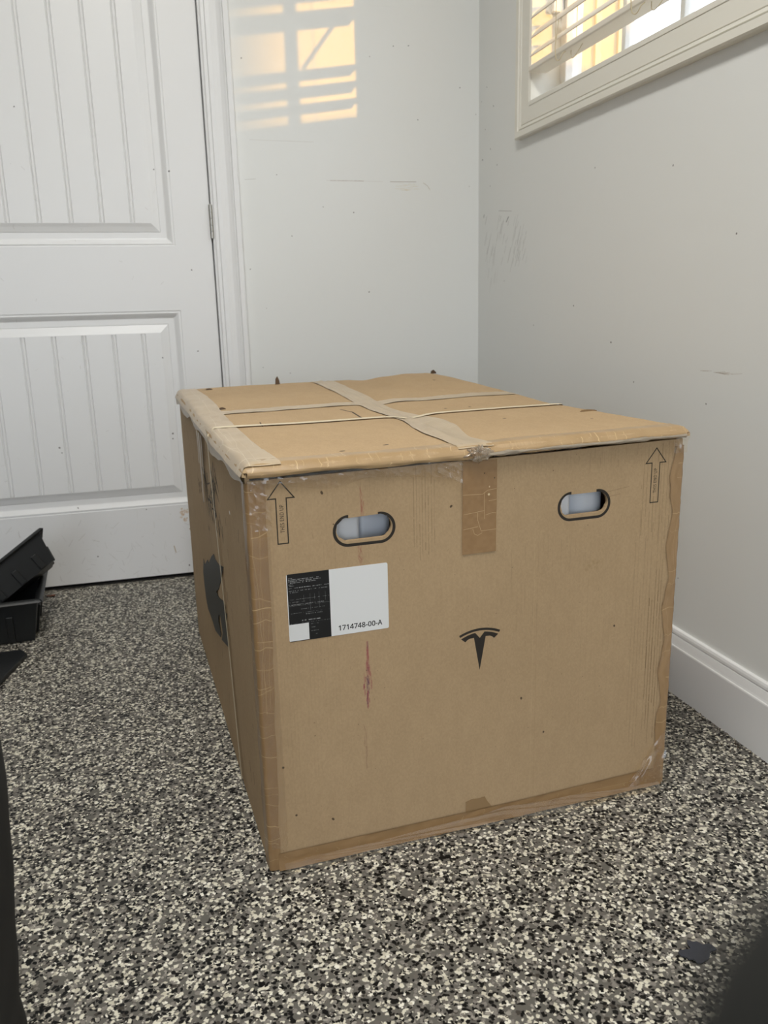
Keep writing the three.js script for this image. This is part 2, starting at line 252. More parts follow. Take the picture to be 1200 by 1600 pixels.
// blinds
{
  const slatMat = phys({ color: '#efe9dc', roughness: 0.45, transmission: 0.12, thickness: 0 });
  const b = thing('window_blind', 'off-white horizontal slat blind with a broken left end in the window', 'blind', [0.005, 0, 0]);
  const z0 = WZ0 + 0.011, z1 = WZ1 - 0.008, tilt = 0.70;
  const slat = (len) => patch(lin(-0.025, 0.025, 6), [0, len], (x, z) => ({ p: [x, 0.0035 * (1 - (x / 0.025) ** 2), z] }), 0.0026);
  const S = slat(z1 - z0);
  const add = (y, z, tl, roll = 0, yaw = 0, geo = S) => { const m = mesh('slat', geo, slatMat, b); m.position.set(0, y, z); m.rotation.set(roll, yaw, tl); return m; };
  for (const y of [1.400, 1.443, 1.486]) add(y, z0, tilt + rr(-0.04, 0.04));
  const sShort = slat(z1 - z0 - 0.42);
  add(1.529, z0 + 0.42, tilt, 0, 0, sShort); add(1.572, z0 + 0.42, tilt, 0, 0, sShort);
  for (let k = 0; k < 15; k++) { const y = k < 2 ? 1.613 + k * 0.018 : 1.680 + (k - 2) * 0.0425; if (y < 2.19) add(y, z0, tilt + rr(-0.04, 0.04)); }
  mesh('shadow_rod', tube([[0.0, 1.505, 0.540], [0.0, 1.56, 0.490], [0.0, 1.605, 0.448]], 0.0045, 8, 8), slatMat, b);  // thin rod added for the slanting shadow line in the sun patch
  mesh('bottom_rail', rbox(-0.026, 0.024, 1.349, 1.364, z0, z1, 0.004), slatMat, b);
  mesh('head_rail', rbox(-0.027, 0.027, 2.20, 2.246, z0, z1, 0.003), slatMat, b);
  const cord = std({ color: '#cdbf9f', roughness: 0.9 });
  for (const z of [0.535, 0.86, 1.2]) {
    for (const x of [-0.028, 0.026]) mesh('ladder_cord', tube([[x, 1.35, z], [x, 1.78, z], [x, 2.2, z]], 0.0009, 8, 5), cord, b);
    mesh('pull_cord', tube([[-0.027, 1.42, z + 0.012], [-0.03, 1.36, z + 0.004], [-0.03, 1.337, z + 0.012], [-0.03, 1.333, z + 0.028], [-0.029, 1.343, z + 0.04], [-0.02, 1.349, z + 0.038]], 0.0011, 24, 5), cord, b);
    mesh('pull_cord', tube([[-0.01, 1.35, z + 0.045], [-0.015, 1.333, z + 0.055], [-0.018, 1.327, z + 0.072], [-0.018, 1.333, z + 0.09], [-0.01, 1.35, z + 0.1]], 0.0009, 24, 5), cord, b);
  }
  const sensor = mesh('window_sensor', rbox(0.042, 0.070, 1.488, 1.56, 0.3745, 0.391, 0.003), std({ color: '#f1f1ee', roughness: 0.5 }), scene);
  tag(sensor, 'small white plastic alarm sensor fixed to the window jamb', 'sensor');
}

// ---------------------------------------------------------------- outdoors beyond the window, unseen and placed to shade the low sun
{
  const wood = std({ color: '#8d7458', roughness: 0.9 });
  const f = thing('board_fence', 'unseen weathered wooden board fence along the side yard that blocks the low sun', 'fence', [2.0, -0.1, 0.6]);
  for (let k = 0; k < 34; k++) mesh('board', box(0, 0.018, 0, 1.745, k * 0.15, k * 0.15 + 0.149), wood, f);
  for (let k = 0; k < 3; k++) mesh('rail', box(-0.04, 0, 0.25 + k * 0.6, 0.33 + k * 0.6, 0, 5.1), wood, f);
  const h = thing('neighbour_house', 'unseen pale neighbouring house with a pitched grey roof beyond the fence that blocks the low sun', 'house', [4.0, -0.1, 10.90]);
  const side = new THREE.Shape([[0, 0], [7, 0], [7, 5.2], [3.5, 7.0], [0, 5.2]].map((q) => new THREE.Vector2(...q)));
  const hg = new THREE.ExtrudeGeometry(side, { depth: 6, bevelEnabled: false }); hg.rotateY(-Math.PI / 2); hg.translate(6, 0, 0); mesh('wall', hg, std({ color: '#cfc8ba', roughness: 0.9 }), h);
  for (const s of [0, 1]) { const rg = box(-0.3, 6.3, 0, 0.1, -0.05, 4.0); rg.rotateX(-0.4748); rg.translate(0, 5.2, 0); if (s) { rg.scale(1, 1, -1); rg.translate(0, 0, 7); const ix = rg.index.array; for (let i = 0; i < ix.length; i += 3) { const t = ix[i]; ix[i] = ix[i + 1]; ix[i + 1] = t; } } mesh('roof', rg, std({ color: '#6b6661', roughness: 0.9 }), h); }
}

// ---------------------------------------------------------------- the cardboard box
const BW = 0.668, BH = 0.592, BD = 1.005, TOP = 0.601;
const KR = [179, 152, 116];
function kraft(w, h, k, draw) {                            // k pixels per metre
  const [c, g] = canvas(w, h), im = g.createImageData(w, h), d = im.data;
  for (let y = 0; y < h; y++) for (let x = 0; x < w; x++) {
    const mx = x / k * 1000, my = y / k * 1000;
    const n = vnoise(mx / 90, my / 140, 3) * 3.5 + vnoise(mx / 14, my / 26, 4) * 2 + vnoise(mx / 1.8, my / 2.6, 5) * 4 + (hash(x, y, 6) - 0.5) * 9;
    const o = (y * w + x) * 4; d[o] = KR[0] + n; d[o + 1] = KR[1] + n * 0.95; d[o + 2] = KR[2] + n * 0.85; d[o + 3] = 255;
  }
  g.putImageData(im, 0, 0); draw(g); return tex(c);
}
const FK = 3000, fx = (mm) => mm * 3, fy = (mm) => (BH * 1000 - mm) * 3;   // front face canvas: millimetres to pixels
const INK = '#2a241d';
const frontTex = kraft(2004, 1776, FK, (g) => {
  // flute lines pressed through the liner
  const flutes = (x0, x1, y0, y1, n, al, ragged = 30) => { for (let i = 0; i < n; i++) { const x = x0 + (x1 - x0) * (i + rr(-0.1, 0.1)) / n, a = y1 - rr(0, ragged), b = y0 + rr(0, ragged); for (let y = a; y > b;) { const l = rr(6, 40); stroke(g, [[fx(x), fy(y)], [fx(x + rr(-0.3, 0.3)), fy(Math.max(b, y - l))]], rr(1.2, 3), '#5f4a30', Math.min(0.85, al * 1.6) * rr(0.3, 1)); y -= l + rr(0, 3); } } };
  flutes(229, 264, 440, 589, 8, 0.32); flutes(592, 650, 60, 500, 10, 0.2, 160); flutes(600, 655, 420, 590, 9, 0.28); flutes(622, 652, 80, 420, 6, 0.55, 90); flutes(40, 640, 545, 590, 90, 0.07, 25); flutes(380, 470, 380, 470, 12, 0.1, 60); flutes(470, 520, 380, 470, 6, 0.1, 50); flutes(390, 430, 300, 400, 6, 0.12, 50); flutes(15, 120, 60, 560, 20, 0.05, 220); flutes(500, 600, 120, 480, 10, 0.05, 150); flutes(505, 560, 540, 585, 9, 0.16);
  // red stain
  for (let i = 0; i < 60; i++) { const t = rnd(), y = mix(339, 236, t), w = 1.6 + 7.5 * Math.sin(Math.PI * clamp((t - 0.15) / 0.85)) ** 1.5, x = mix(155, 152.5, t) + 2 + rr(-w, w) * 0.7; stroke(g, [[fx(x), fy(y)], [fx(x + rr(-0.4, 0.4)), fy(y - rr(3, 18))]], rr(2, 6), rnd() < 0.25 ? '#5a2c44' : '#8e3f45', rr(0.16, 0.42)); }
  for (let i = 0; i < 14; i++) { const y = rr(262, 285); stroke(g, [[fx(rr(153, 158)), fy(y)], [fx(rr(153, 158)), fy(y - 10)]], 4, '#4b2a48', 0.2); }
  for (let i = 0; i < 12; i++) { const y = rr(140, 215); stroke(g, [[fx(rr(147, 152)), fy(y)], [fx(rr(147, 152)), fy(y - rr(6, 20))]], rr(1.5, 3), '#6a4030', 0.22); }
  for (let i = 0; i < 16; i++) { const y = rr(530, 565); stroke(g, [[fx(rr(152, 158)), fy(y)], [fx(rr(153, 158)), fy(y - rr(5, 22))]], rr(1.5, 4), '#8e3f38', 0.2); }
  for (let i = 0; i < 14; i++) { const y = rr(460, 480); stroke(g, [[fx(rr(147, 154)), fy(y)], [fx(rr(147, 154)), fy(y - rr(5, 14))]], rr(2, 5), '#8e4a40', 0.16); }
  // arrows
  for (const dx of [0, 575]) {
    g.strokeStyle = INK; g.lineWidth = 4.4; g.lineJoin = 'miter'; g.beginPath();
    [[45, 577], [27.5, 554.5], [38, 554.5], [38, 493], [52, 493], [52, 554.5], [62.5, 554.5]].forEach(([x, y], i) => i ? g.lineTo(fx(x + dx), fy(y)) : g.moveTo(fx(x + dx), fy(y))); g.closePath(); g.stroke();
    g.save(); g.translate(fx(45 + dx), fy(527)); g.rotate(-Math.PI / 2); g.fillStyle = INK; g.textAlign = 'center'; g.textBaseline = 'middle'; g.font = '500 20px sans-serif'; const word = 'THIS END UP', wd = g.measureText(word).width; g.scale(38.5 * 3 / wd, 1.08); g.fillText(word, 0, 0); g.restore();
  }
  // printed guides around the hand holes, open at the top
  for (const [x0, x1] of [[115, 200], [456, 541]]) {
    const r = 20.2, cy = 500.6, a = x0 + r, b = x1 - r; g.strokeStyle = INK; g.lineWidth = 12.5; g.lineCap = 'butt'; g.beginPath();
    g.arc(fx(a), fy(cy), r * 3, -Math.PI / 2, Math.PI / 2, true); g.lineTo(fx(b), fy(cy - r)); g.arc(fx(b), fy(cy), r * 3, Math.PI / 2, -Math.PI / 2 - 0.12, true); g.stroke();
  }
  // winged T emblem
  const poly = (pts) => { g.fillStyle = INK; g.beginPath(); const q = pts.map(([x, y]) => new THREE.Vector2(fx(x), fy(y))); q.forEach((p, i) => i ? g.lineTo(p.x, p.y) : g.moveTo(p.x, p.y)); g.closePath(); g.fill(); };
  const arcPts = (x0, x1, yMid, yEnd, n = 14) => lin(x0, x1, n).map((x) => [x, yMid - (yMid - yEnd) * ((x - 330) / (x1 === x0 ? 1 : Math.max(Math.abs(x0 - 330), Math.abs(x1 - 330)))) ** 2]);
  poly([...arcPts(297, 363, 330.6, 323.2), ...arcPts(361.6, 298.4, 326.9, 319.9)]);
  poly([...arcPts(300, 322.4, 324.6, 317.3), [330, 315.2], ...arcPts(337.6, 360, 324.6, 317.3), [353.2, 311.7], [350, 314.6], [346, 316.3], [339.4, 316.6], [330, 264], [320.6, 316.6], [314, 316.3], [310, 314.6], [306.8, 311.7]]);
  // specks, nicks and scuffs
  for (let i = 0; i < 70; i++) dot(g, rnd() * 2004, rnd() * 1776, rr(0.8, 2.4), '#4d3b28', rr(0.3, 0.8));
  for (const [x, y] of [[100, 557], [285, 520], [42, 85], [96, 66], [560, 300], [400, 205], [440, 140], [27, 165]]) dot(g, fx(x), fy(y), 5, '#3e2f20', 0.8);
  for (let i = 0; i < 40; i++) { const x = rr(20, 640), y = rr(30, 570); stroke(g, [[fx(x), fy(y)], [fx(x + rr(-4, 4)), fy(y + rr(-9, 9))]], rr(1, 2), rnd() < 0.5 ? '#6e5638' : '#d3b78d', rr(0.15, 0.5)); }
  stroke(g, [[fx(520), fy(515)], [fx(575), fy(522)]], 2, '#6e5638', 0.4); stroke(g, [[fx(536), fy(509)], [fx(560), fy(512)]], 2, '#6e5638', 0.4);
  for (let i = 0; i < 26; i++) dot(g, fx(rr(505, 535)), fy(rr(398, 412)), rr(3, 9), '#8f734e', 0.12);
  stroke(g, [[fx(418), fy(30)], [fx(418), fy(470)]], 2, '#cdb58c', 0.25); stroke(g, [[fx(424), fy(30)], [fx(424), fy(430)]], 2, '#8a6f4a', 0.2);
});
const sideTex = kraft(2010, 1184, 2000, (g) => {           // canvas x = -z, y up
  const X = (z) => (BD * 1000 + z) * 2, Y = (y) => (592 - y) * 2;
  for (let i = 0; i < 34; i++) { const z = rr(-560, -300), y = rr(450, 530); stroke(g, [[X(z), Y(y)], [X(z + rr(-30, 40)), Y(y - rr(10, 50))], [X(z + rr(-20, 60)), Y(y - rr(-20, 40))]], rr(5, 12), '#211d19', rr(0.5, 0.95)); }
  for (let i = 0; i < 10; i++) { const z = rr(-680, -600), y = rr(420, 470); dot(g, X(z), Y(y), rr(4, 12), '#3b2c1d', 0.6); }
  stroke(g, [[X(-530), Y(400)], [X(-520), Y(375)], [X(-480), Y(345)], [X(-430), Y(330)]], 3, '#2b241d', 0.8); dot(g, X(-528), Y(385), 9, '#2b241d', 0.9);
  for (let i = 0; i < 60; i++) { const z = rr(-900, -40), y = rr(40, 560); stroke(g, [[X(z), Y(y)], [X(z + rr(-6, 6)), Y(y - rr(4, 26))]], rr(3, 8), '#4a3925', rr(0.2, 0.5)); }
  dot(g, X(-171), Y(500), 6, '#f1efe8', 1);
});
const topTex = kraft(1336, 2010, 2000, (g) => {            // canvas x, y = -z
  const X = (x) => x * 2, Y = (z) => -z * 2;
  g.fillStyle = '#2b2119'; for (const [x, z, a, b] of [[62, -960, 22, 6], [50, -600, 20, 7], [143, -47, 9, 7], [212, -65, 10, 5], [500, -420, 4, 8], [450, -420, 6, 6], [480, -230, 8, 4], [330, -950, 5, 9], [600, -150, 6, 4], [585, -820, 6, 8], [620, -560, 6, 8]]) { g.beginPath(); g.ellipse(X(x), Y(z), a, b, 0.3, 0, 7); g.fill(); }
  stroke(g, [[X(262), Y(-490)], [X(274), Y(-450)], [X(268), Y(-372)]], 7, '#2b2119', 0.9);
  stroke(g, [[X(86), Y(-345)], [X(90), Y(-395)]], 4, '#2b2119', 0.9); stroke(g, [[X(20), Y(-330)], [X(38), Y(-342)]], 5, '#3b2d20', 0.9); stroke(g, [[X(20), Y(-250)], [X(34), Y(-270)]], 5, '#3b2d20', 0.8);
  for (let i = 0; i < 60; i++) { const x = rr(40, 640), z = rr(-980, -40); stroke(g, [[X(x), Y(z)], [X(x + rr(-18, 18)), Y(z + rr(-4, 4))]], rr(1, 2.5), '#7a6242', rr(0.15, 0.4)); }
});
const corr = (() => { const n = 256, d = new Uint8Array(n * 4 * 4); for (let y = 0; y < 4; y++) for (let x = 0; x < n; x++) { const v = 128 + 60 * Math.sin(x / n * 6.283 * 16); d.set([v, v, v, 255], (y * n + x) * 4); } const t = new THREE.DataTexture(d, n, 4); t.wrapS = t.wrapT = THREE.RepeatWrapping; t.magFilter = THREE.LinearFilter; t.repeat.set(5.2, 1); t.needsUpdate = true; return t; })();
const frontMat = std({ map: frontTex, roughness: 0.85, bumpMap: corr, bumpScale: 0.00022 });
const sideMat = std({ map: sideTex, roughness: 0.85 }), topMat = std({ map: topTex, roughness: 0.85 }), plainKraft = std({ color: '#ae967a', roughness: 0.9 });
const carton = thing('cardboard_box', 'large worn brown cardboard box with two hand holes and peeling tape on the speckled floor', 'box', [-0.8921, 0, 1.4416], 0.0495);
{
  // front panel with hand holes
  const sh = new THREE.Shape(); sh.moveTo(0.003, 0.002); for (const x of lin(0.003, BW - 0.003, 30)) sh.lineTo(x, 0.0015 + 0.0015 * (1 + vnoise(x * 30, 1))); sh.lineTo(BW - 0.003, 0.5885); sh.lineTo(0.45, 0.5845); sh.lineTo(0.003, 0.5805); sh.closePath();
  for (const x0 of [0.118, 0.459]) {
    const p = new THREE.Path(), r = 0.0162, cy = 0.503, pts = [];
    for (let k = 0; k <= 40; k++) { const a = Math.PI / 2 + k / 40 * Math.PI * 2, cx = k <= 20 ? x0 + r : x0 + 0.079 - r, jag = 1 + 0.05 * vnoise(k * 0.7, x0 * 50); pts.push(new THREE.Vector2(cx + Math.cos(a) * r * jag, cy + Math.sin(a) * r * jag)); }
    p.setFromPoints(pts); sh.holes.push(p);
  }
  const fg = new THREE.ExtrudeGeometry(sh, { depth: 0.006, bevelEnabled: false }); fg.translate(0, 0, -0.006); planarUV(fg, (x, y) => [x / BW, y / BH]); mesh('front_panel', fg, frontMat, carton);
  // sides, back, bottom
  const bulge = (z, y) => 0.0035 * vnoise(z * 3.2, y * 3.5, 9) + 0.002 * vnoise(z * 8, y * 7, 2);
  const mid = (z, y) => Math.sin(Math.PI * clamp(-z / BD)) ** 0.5 * Math.sin(Math.PI * clamp(y / BH)) ** 0.5;
  const roundBack = (z) => { const e = z + BD; return e < 0.03 ? (0.03 - Math.sqrt(Math.max(0, 0.0009 - (0.03 - e) ** 2))) * 0.8 : 0; };
  const zs = [...lin(-BD, -BD + 0.03, 6), ...lin(-BD + 0.03, -0.003, 50).slice(1)], ys = lin(0.002, 0.588, 30);
  mesh('side_panel', patch(zs, ys, (z, y) => ({ p: [bulge(z, y) * mid(z, y) + roundBack(z), y, z], uv: [(z + BD) / BD, y / BH] }), 0.006), sideMat, carton);
  mesh('side_panel', patch(zs.slice().reverse(), ys, (z, y) => ({ p: [BW - bulge(z + 5, y) * mid(z, y) - roundBack(z), y, z], uv: [-z / BD, y / BH] }), 0.006), sideMat, carton);
  mesh('back_panel', box(0.03, BW - 0.03, 0.002, 0.588, -BD, -BD + 0.006), plainKraft, carton);
  mesh('bottom_panel', box(0.004, BW - 0.004, 0.001, 0.007, -BD + 0.01, -0.004), plainKraft, carton);
}
// top surface: two flaps that meet under the tape, lips rounded and a little proud, back edge wavy
const backLift = [[0, 0.006], [0.1, 0.008], [0.2, 0.009], [0.3, 0.010], [0.35, 0.014], [0.41, 0.009], [0.46, 0.006], [0.52, 0.013], [0.58, 0.018], [0.63, 0.017], [0.67, 0.012]];
const lerpT = (T, x) => { if (x <= T[0][0]) return T[0][1]; for (let i = 1; i < T.length; i++) if (x <= T[i][0]) { const a = T[i - 1], b = T[i]; return mix(a[1], b[1], fade((x - a[0]) / (b[0] - a[0]))); } return T[T.length - 1][1]; };
function topY(x, z) {
  const e = Math.min(x + 0.005, BW + 0.005 - x, 0.009 - z), eb = z + BD + 0.004, r = 0.014;
  let y = TOP + lerpT(backLift, clamp(x, 0, BW)) * fade(clamp((-z - 0.35) / (BD - 0.4))) + 0.002 * fbm(x * 7, z * 7, 4) + 0.006 * clamp(x / BW) * fade(clamp(1 + z / 0.4));
  y -= 0.006 * Math.exp(-(((x - 0.352) / 0.03) ** 2)) * fade(clamp(-z / 0.1));             // dip along the seam
  if (e < r) { const q = r - Math.max(e, 0); y -= r - Math.sqrt(Math.max(0, r * r - q * q)); }
  if (eb < 0.012) { const q = 0.012 - Math.max(eb, 0); y -= 0.6 * (0.012 - Math.sqrt(Math.max(0, 0.000144 - q * q))); }
  return y;
}
const lipZ = (x) => 0.008 + 0.0015 * vnoise(x * 14, 2) + 0.001 * vnoise(x * 40, 5);
{
  const edge = (a, b, n, r0, r1) => [...(r0 ? [0, 0.001, 0.003, 0.006, 0.01].map((d) => a + d) : [a]), ...lin(a + (r0 ? 0.016 : 0), b - (r1 ? 0.016 : 0), n).slice(r0 ? 0 : 1), ...(r1 ? [0.01, 0.006, 0.003, 0.001, 0].map((d) => b - d) : [])];
  const zs = edge(-BD - 0.003, 0.008, 60, true, true).reverse();
  for (const [a, b, l, r] of [[-0.005, 0.3515, true, false], [0.3525, BW + 0.005, false, true]])
    mesh('top_flap', patch(edge(a, b, 26, l, r), zs, (x, z) => ({ p: [x, topY(x, z), z > 0 ? z / 0.008 * lipZ(x) : z], uv: [x / BW, 1 + z / BD] }), 0.0055), topMat, carton);
}
// packing seen through the hand holes
{
  const foam = std({ color: '#e6e8ea', roughness: 0.7 }), bag = phys({ color: '#dfe4ea', roughness: 0.4 });
  mesh('foam_insert', rbox(0.02, 0.158, 0.03, 0.575, -0.11, -0.022, 0.008, 3), foam, carton);
  mesh('foam_insert', rbox(0.1585, 0.21, 0.03, 0.575, -0.11, -0.040, 0.012, 4), bag, carton);
  mesh('foam_insert', rbox(0.40, 0.486, 0.03, 0.575, -0.11, -0.016, 0.008, 3), foam, carton);
  mesh('foam_insert', rbox(0.4865, 0.553, 0.03, 0.575, -0.11, -0.02, 0.030, 8), bag, carton);
}
// tapes
const crackTex = (base, line, w, h, k, nx, ny, al = 0.8) => { const [c, g] = canvas(w, h), im = g.createImageData(w, h), d = im.data; const b = new THREE.Color(base).getHex(THREE.SRGBColorSpace), B = [b >> 16, b >> 8 & 255, b & 255]; for (let y = 0; y < h; y++) for (let x = 0; x < w; x++) { const n = vnoise(x / 40, y / 40, 11) * 5 + (hash(x, y, 12) - 0.5) * 8, o = (y * w + x) * 4; d[o] = B[0] + n; d[o + 1] = B[1] + n; d[o + 2] = B[2] + n; d[o + 3] = 255; } g.putImageData(im, 0, 0);
  for (let i = 0; i < ny; i++) { let y = h * (i + rr(0.1, 0.9)) / ny, x = rnd() < 0.3 ? w * rr(0.2, 0.6) : 0; const pts = [[x, y]], e = rnd() < 0.3 ? w * rr(0.5, 0.9) : w; while (x < e) { x += rr(0.08, 0.2) * w; y += rr(-0.05, 0.05) * Math.min(w, h); pts.push([x, y]); } stroke(g, pts, rr(k * 0.6, k * 1.6), line, al * rr(0.4, 1)); }
  for (let i = 0; i < nx; i++) { let x = w * (i + rr(0.2, 0.8)) / nx, y = h * rr(0, 0.7); const pts = [[x, y]], e = y + h * rr(0.1, 0.4); while (y < e) { y += rr(0.02, 0.06) * h; x += rr(-0.05, 0.05) * Math.min(w, h); pts.push([x, y]); } stroke(g, pts, rr(k * 0.5, k * 1.3), line, al * rr(0.3, 0.9)); }
  return tex(c); };
const brown = (map, o = {}) => phys({ map, roughness: 0.38, clearcoat: 0.35, clearcoatRoughness: 0.25, ...o });
{
  const BR = '#9a7a53', LN = '#d9bd8e';
  const cr = (s, f = 60, a = 0.0006) => a * (1 + vnoise(s[0] * f, s[1] * f, s[2] * f));
  // corner tape, left: side, round the edge, front
  const wrap = (s) => s < 0.024 ? [-0.0012, 0, -0.0045 - (0.024 - s)] : s < 0.031 ? (() => { const a = (s - 0.024) / 0.007 * Math.PI / 2; return [-0.0012 + 0.0056 * (1 - Math.cos(a)), 0, -0.0045 + 0.0057 * Math.sin(a)]; })() : [0.0044 + (s - 0.031), 0, 0.0012];
  const wid = (y) => mix(0.0505, 0.042, clamp((0.45 - y) / 0.4)) + 0.0012 * vnoise(y * 40, 3);
  mesh('corner_tape', patch([...lin(0, 0.44, 6), ...lin(0.45, 0.62, 8), ...lin(0.64, 1, 8)], lin(0.003, 0.578, 70), (u, y) => { const s = u * wid(y), p = wrap(s), w = 0.0011 * vnoise(s * 90, y * 26, 3) + 0.0006 * vnoise(s * 300, y * 60, 8); return { p: [p[0] - (s < 0.027 ? Math.abs(w) : 0), y, p[2] + (s > 0.027 ? Math.abs(w) : 0)], uv: [u, y / 0.578] }; }), brown(crackTex(BR, LN, 256, 2048, 3, 9, 26, 0.85)), carton).material.side = THREE.DoubleSide;
  // corner tape, right, with a scalloped free edge
  const scal = (y) => 0.014 + 0.010 * Math.abs(((y * 9.5) % 1) - 0.5) * 2 + 0.002 * vnoise(y * 60, 1);
  mesh('corner_tape', patch([...lin(0, 0.62, 9), ...lin(0.68, 1, 6)], lin(0.003, 0.578, 90), (u, y) => { const s = u * (scal(y) + 0.014), e = scal(y), w = 0.0012 * Math.abs(vnoise(s * 120, y * 40, 5)); return { p: s < e ? [BW - e + s, y, 0.0012 + w] : [BW + 0.0006, y, 0.0012 - (s - e)], uv: [u, y / 0.578] }; }), brown(crackTex('#a3835c', LN, 256, 2048, 4, 4, 14, 0.6)), carton).material.side = THREE.DoubleSide;
  // centre tape down the front
  mesh('front_tape', patch(lin(0.3015, 0.3545, 8), lin(0.447, 0.582, 20), (x, y) => ({ p: [x + (y - 0.5) * 0.006, y, 0.0008 + cr([x, y, 0])], uv: [(x - 0.3015) / 0.053, (y - 0.447) / 0.141] })), brown((() => {
    const t = crackTex('#9a7850', LN, 424, 1128, 2, 0, 0), g = t.image.getContext('2d'), L = (p) => stroke(g, p.map(([x, y]) => [(x - 145) / 405 * 424, (y - 300) / 1200 * 1128]), 5, '#cdb085', 0.85);
    L([[150, 755], [380, 765], [440, 722], [545, 712]]); L([[400, 745], [405, 980], [405, 1075]]); L([[160, 998], [400, 972]]); L([[420, 1028], [500, 1008], [545, 1015]]); L([[325, 990], [325, 1080], [370, 1225], [550, 1218]]); L([[160, 1185], [330, 1165]]); L([[270, 1190], [290, 1255], [330, 1275], [380, 1250]]); L([[455, 856], [545, 845]]);
    dot(g, (455 - 145) * 1.047, (775 - 300) * 0.94, 14, '#dfc9a2', 1); dot(g, (460 - 145) * 1.047, (680 - 300) * 0.94, 8, '#d9c19a', 0.9); dot(g, (400 - 145) * 1.047, (510 - 300) * 0.94, 7, '#3a2a1a', 0.8); dot(g, (520 - 145) * 1.047, (578 - 300) * 0.94, 6, '#3a2a1a', 0.8);
    t.needsUpdate = true; return t; })()), carton).material.side = THREE.DoubleSide;
  // bottom tape, its lower border folded under, and a torn tab
  mesh('bottom_tape', patch(lin(0.012, 0.662, 90), lin(0, 1, 8), (x, v) => { const y = mix(0.0025, 0.029 + 0.005 * clamp((x - 0.4) / 0.3), v); return { p: [x, y, 0.0016 + 0.003 * (1 - v) ** 2 + 0.0014 * Math.abs(vnoise(x * 50, v * 3, 2))], uv: [x / 0.65, v] }; }), brown(crackTex('#957650', '#cdb48c', 2048, 128, 3, 16, 1, 0.5)), carton).material.side = THREE.DoubleSide;
  const tab = new THREE.Shape([[0.307, 0.027], [0.3075, 0.046], [0.318, 0.0485], [0.330, 0.0475], [0.339, 0.049], [0.343, 0.041], [0.351, 0.029]].map((q) => new THREE.Vector2(...q)));
  const tg = new THREE.ExtrudeGeometry(tab, { depth: 0.0004, bevelEnabled: false }); tg.translate(0, 0, 0.0009); mesh('tape_tab', tg, brown(null, { color: '#977a55' }), carton);
  // lip tape along the top front edge
  const lipU = [...lin(0, 0.5, 5), ...lin(0.56, 1, 8)];
  mesh('lip_tape', patch(lin(0.002, BW - 0.002, 100), lipU, (x, v) => {
    const hgt = 0.001 + 0.0015 * vnoise(x * 30, 7), w = 0.0006 + 0.0010 * Math.abs(vnoise(x * 55, v * 4, 6));
    if (v <= 0.5) { const z = mix(-0.026 - 0.006 * vnoise(x * 6, 3), 0.0075, v / 0.5); return { p: [x, topY(x, z) + w, z > 0 ? z / 0.008 * lipZ(x) : z], uv: [x / BW, v] }; }
    const t = (v - 0.5) / 0.5; return { p: [x, topY(x, 0.008) + 0.001 - t * (0.007 + hgt), lipZ(x) + w + 0.0012 * Math.sin(t * Math.PI)], uv: [x / BW, v] };
  }), brown(crackTex('#a98c64', '#dcc397', 2048, 96, 2.5, 46, 0, 0.9)), carton).material.side = THREE.DoubleSide;
  // pale packing tape on the top
  const pale = (seed2) => crackTex('#b9a588', '#d8ccb6', 256, 1024, 3, 16, 8, 0.6), paleMat = (m) => phys({ map: m, roughness: 0.42, clearcoat: 0.3, clearcoatRoughness: 0.3, side: THREE.DoubleSide });
  const pm = paleMat(pale(1));
  const cx = (z) => lerpT([[0, 0.322], [0.08, 0.325], [0.3, 0.352], [0.5, 0.338], [0.75, 0.345], [1.01, 0.352]], -z);
  mesh('seam_tape', patch(lin(-1, 1, 14), lin(0.004, -BD, 110), (u, z) => { const w = 0.026 + 0.012 * Math.exp(-(((z + 0.2) / 0.12) ** 2)), x = cx(z) + u * w, k = 0.0008 + 0.0016 * Math.abs(vnoise(x * 90, z * 14, 3)) + 0.003 * Math.exp(-(((u - 0.25 * Math.sin(z * 9)) / 0.18) ** 2)) * clamp(-z / 0.1); return { p: [x, topY(x, z) + k, z], uv: [(u + 1) / 2, -z] }; }), pm, carton);
  mesh('cross_tape', patch(lin(-0.002, 0.655, 70), lin(-1, 1, 6), (x, v) => { const z = -0.540 - (x > 0.35 ? 0.012 : 0) - 0.014 * Math.sin(x * 5) - v * 0.021; return { p: [x, topY(x, z) + 0.0009 + 0.0012 * Math.abs(vnoise(x * 40, v * 2, 5)), z], uv: [v / 2 + 0.5, x] }; }), pm, carton);
  mesh('edge_tape', patch(lin(0, 1, 16), lin(0.004, -BD + 0.005, 100), (u, z) => {
    const w = 0.048 + 0.006 * vnoise(z * 6, 1), k = 0.0010 + 0.0016 * Math.abs(vnoise(u * 8, z * 30, 3));
    if (u > 0.4) { const x = -0.004 + (u - 0.4) / 0.6 * w; return { p: [x, topY(x, z) + k, z], uv: [u, -z] }; }
    const t = 1 - u / 0.4, dd = 0.015 + 0.008 * vnoise(z * 12, 6); return { p: [-0.0062 - k * 0.6 + 0.002 * t, topY(-0.005, z) - t * dd, z], uv: [u, -z] };
  }), paleMat(pale(2)), carton);
  for (const [z, y0, w] of [[-0.52, 0.44, 0.012], [-0.485, 0.50, 0.007], [-0.55, 0.51, 0.009]]) mesh('tape_strip', patch(lin(-1, 1, 3), lin(0.572, y0, 14), (u, y) => ({ p: [-0.0046 - 0.001 * Math.abs(vnoise(y * 60, z * 9)), y, z + u * w * (0.6 + 0.4 * clamp((y - y0) / 0.05)) + 0.006 * vnoise(y * 14, z)], uv: [u, y] })), pm, carton);
  // thin strap round the box
  const strap = std({ color: '#d6c8ac', roughness: 0.5, side: THREE.DoubleSide }), sz = (x) => -0.356 + 0.008 * Math.sin(x * 6);
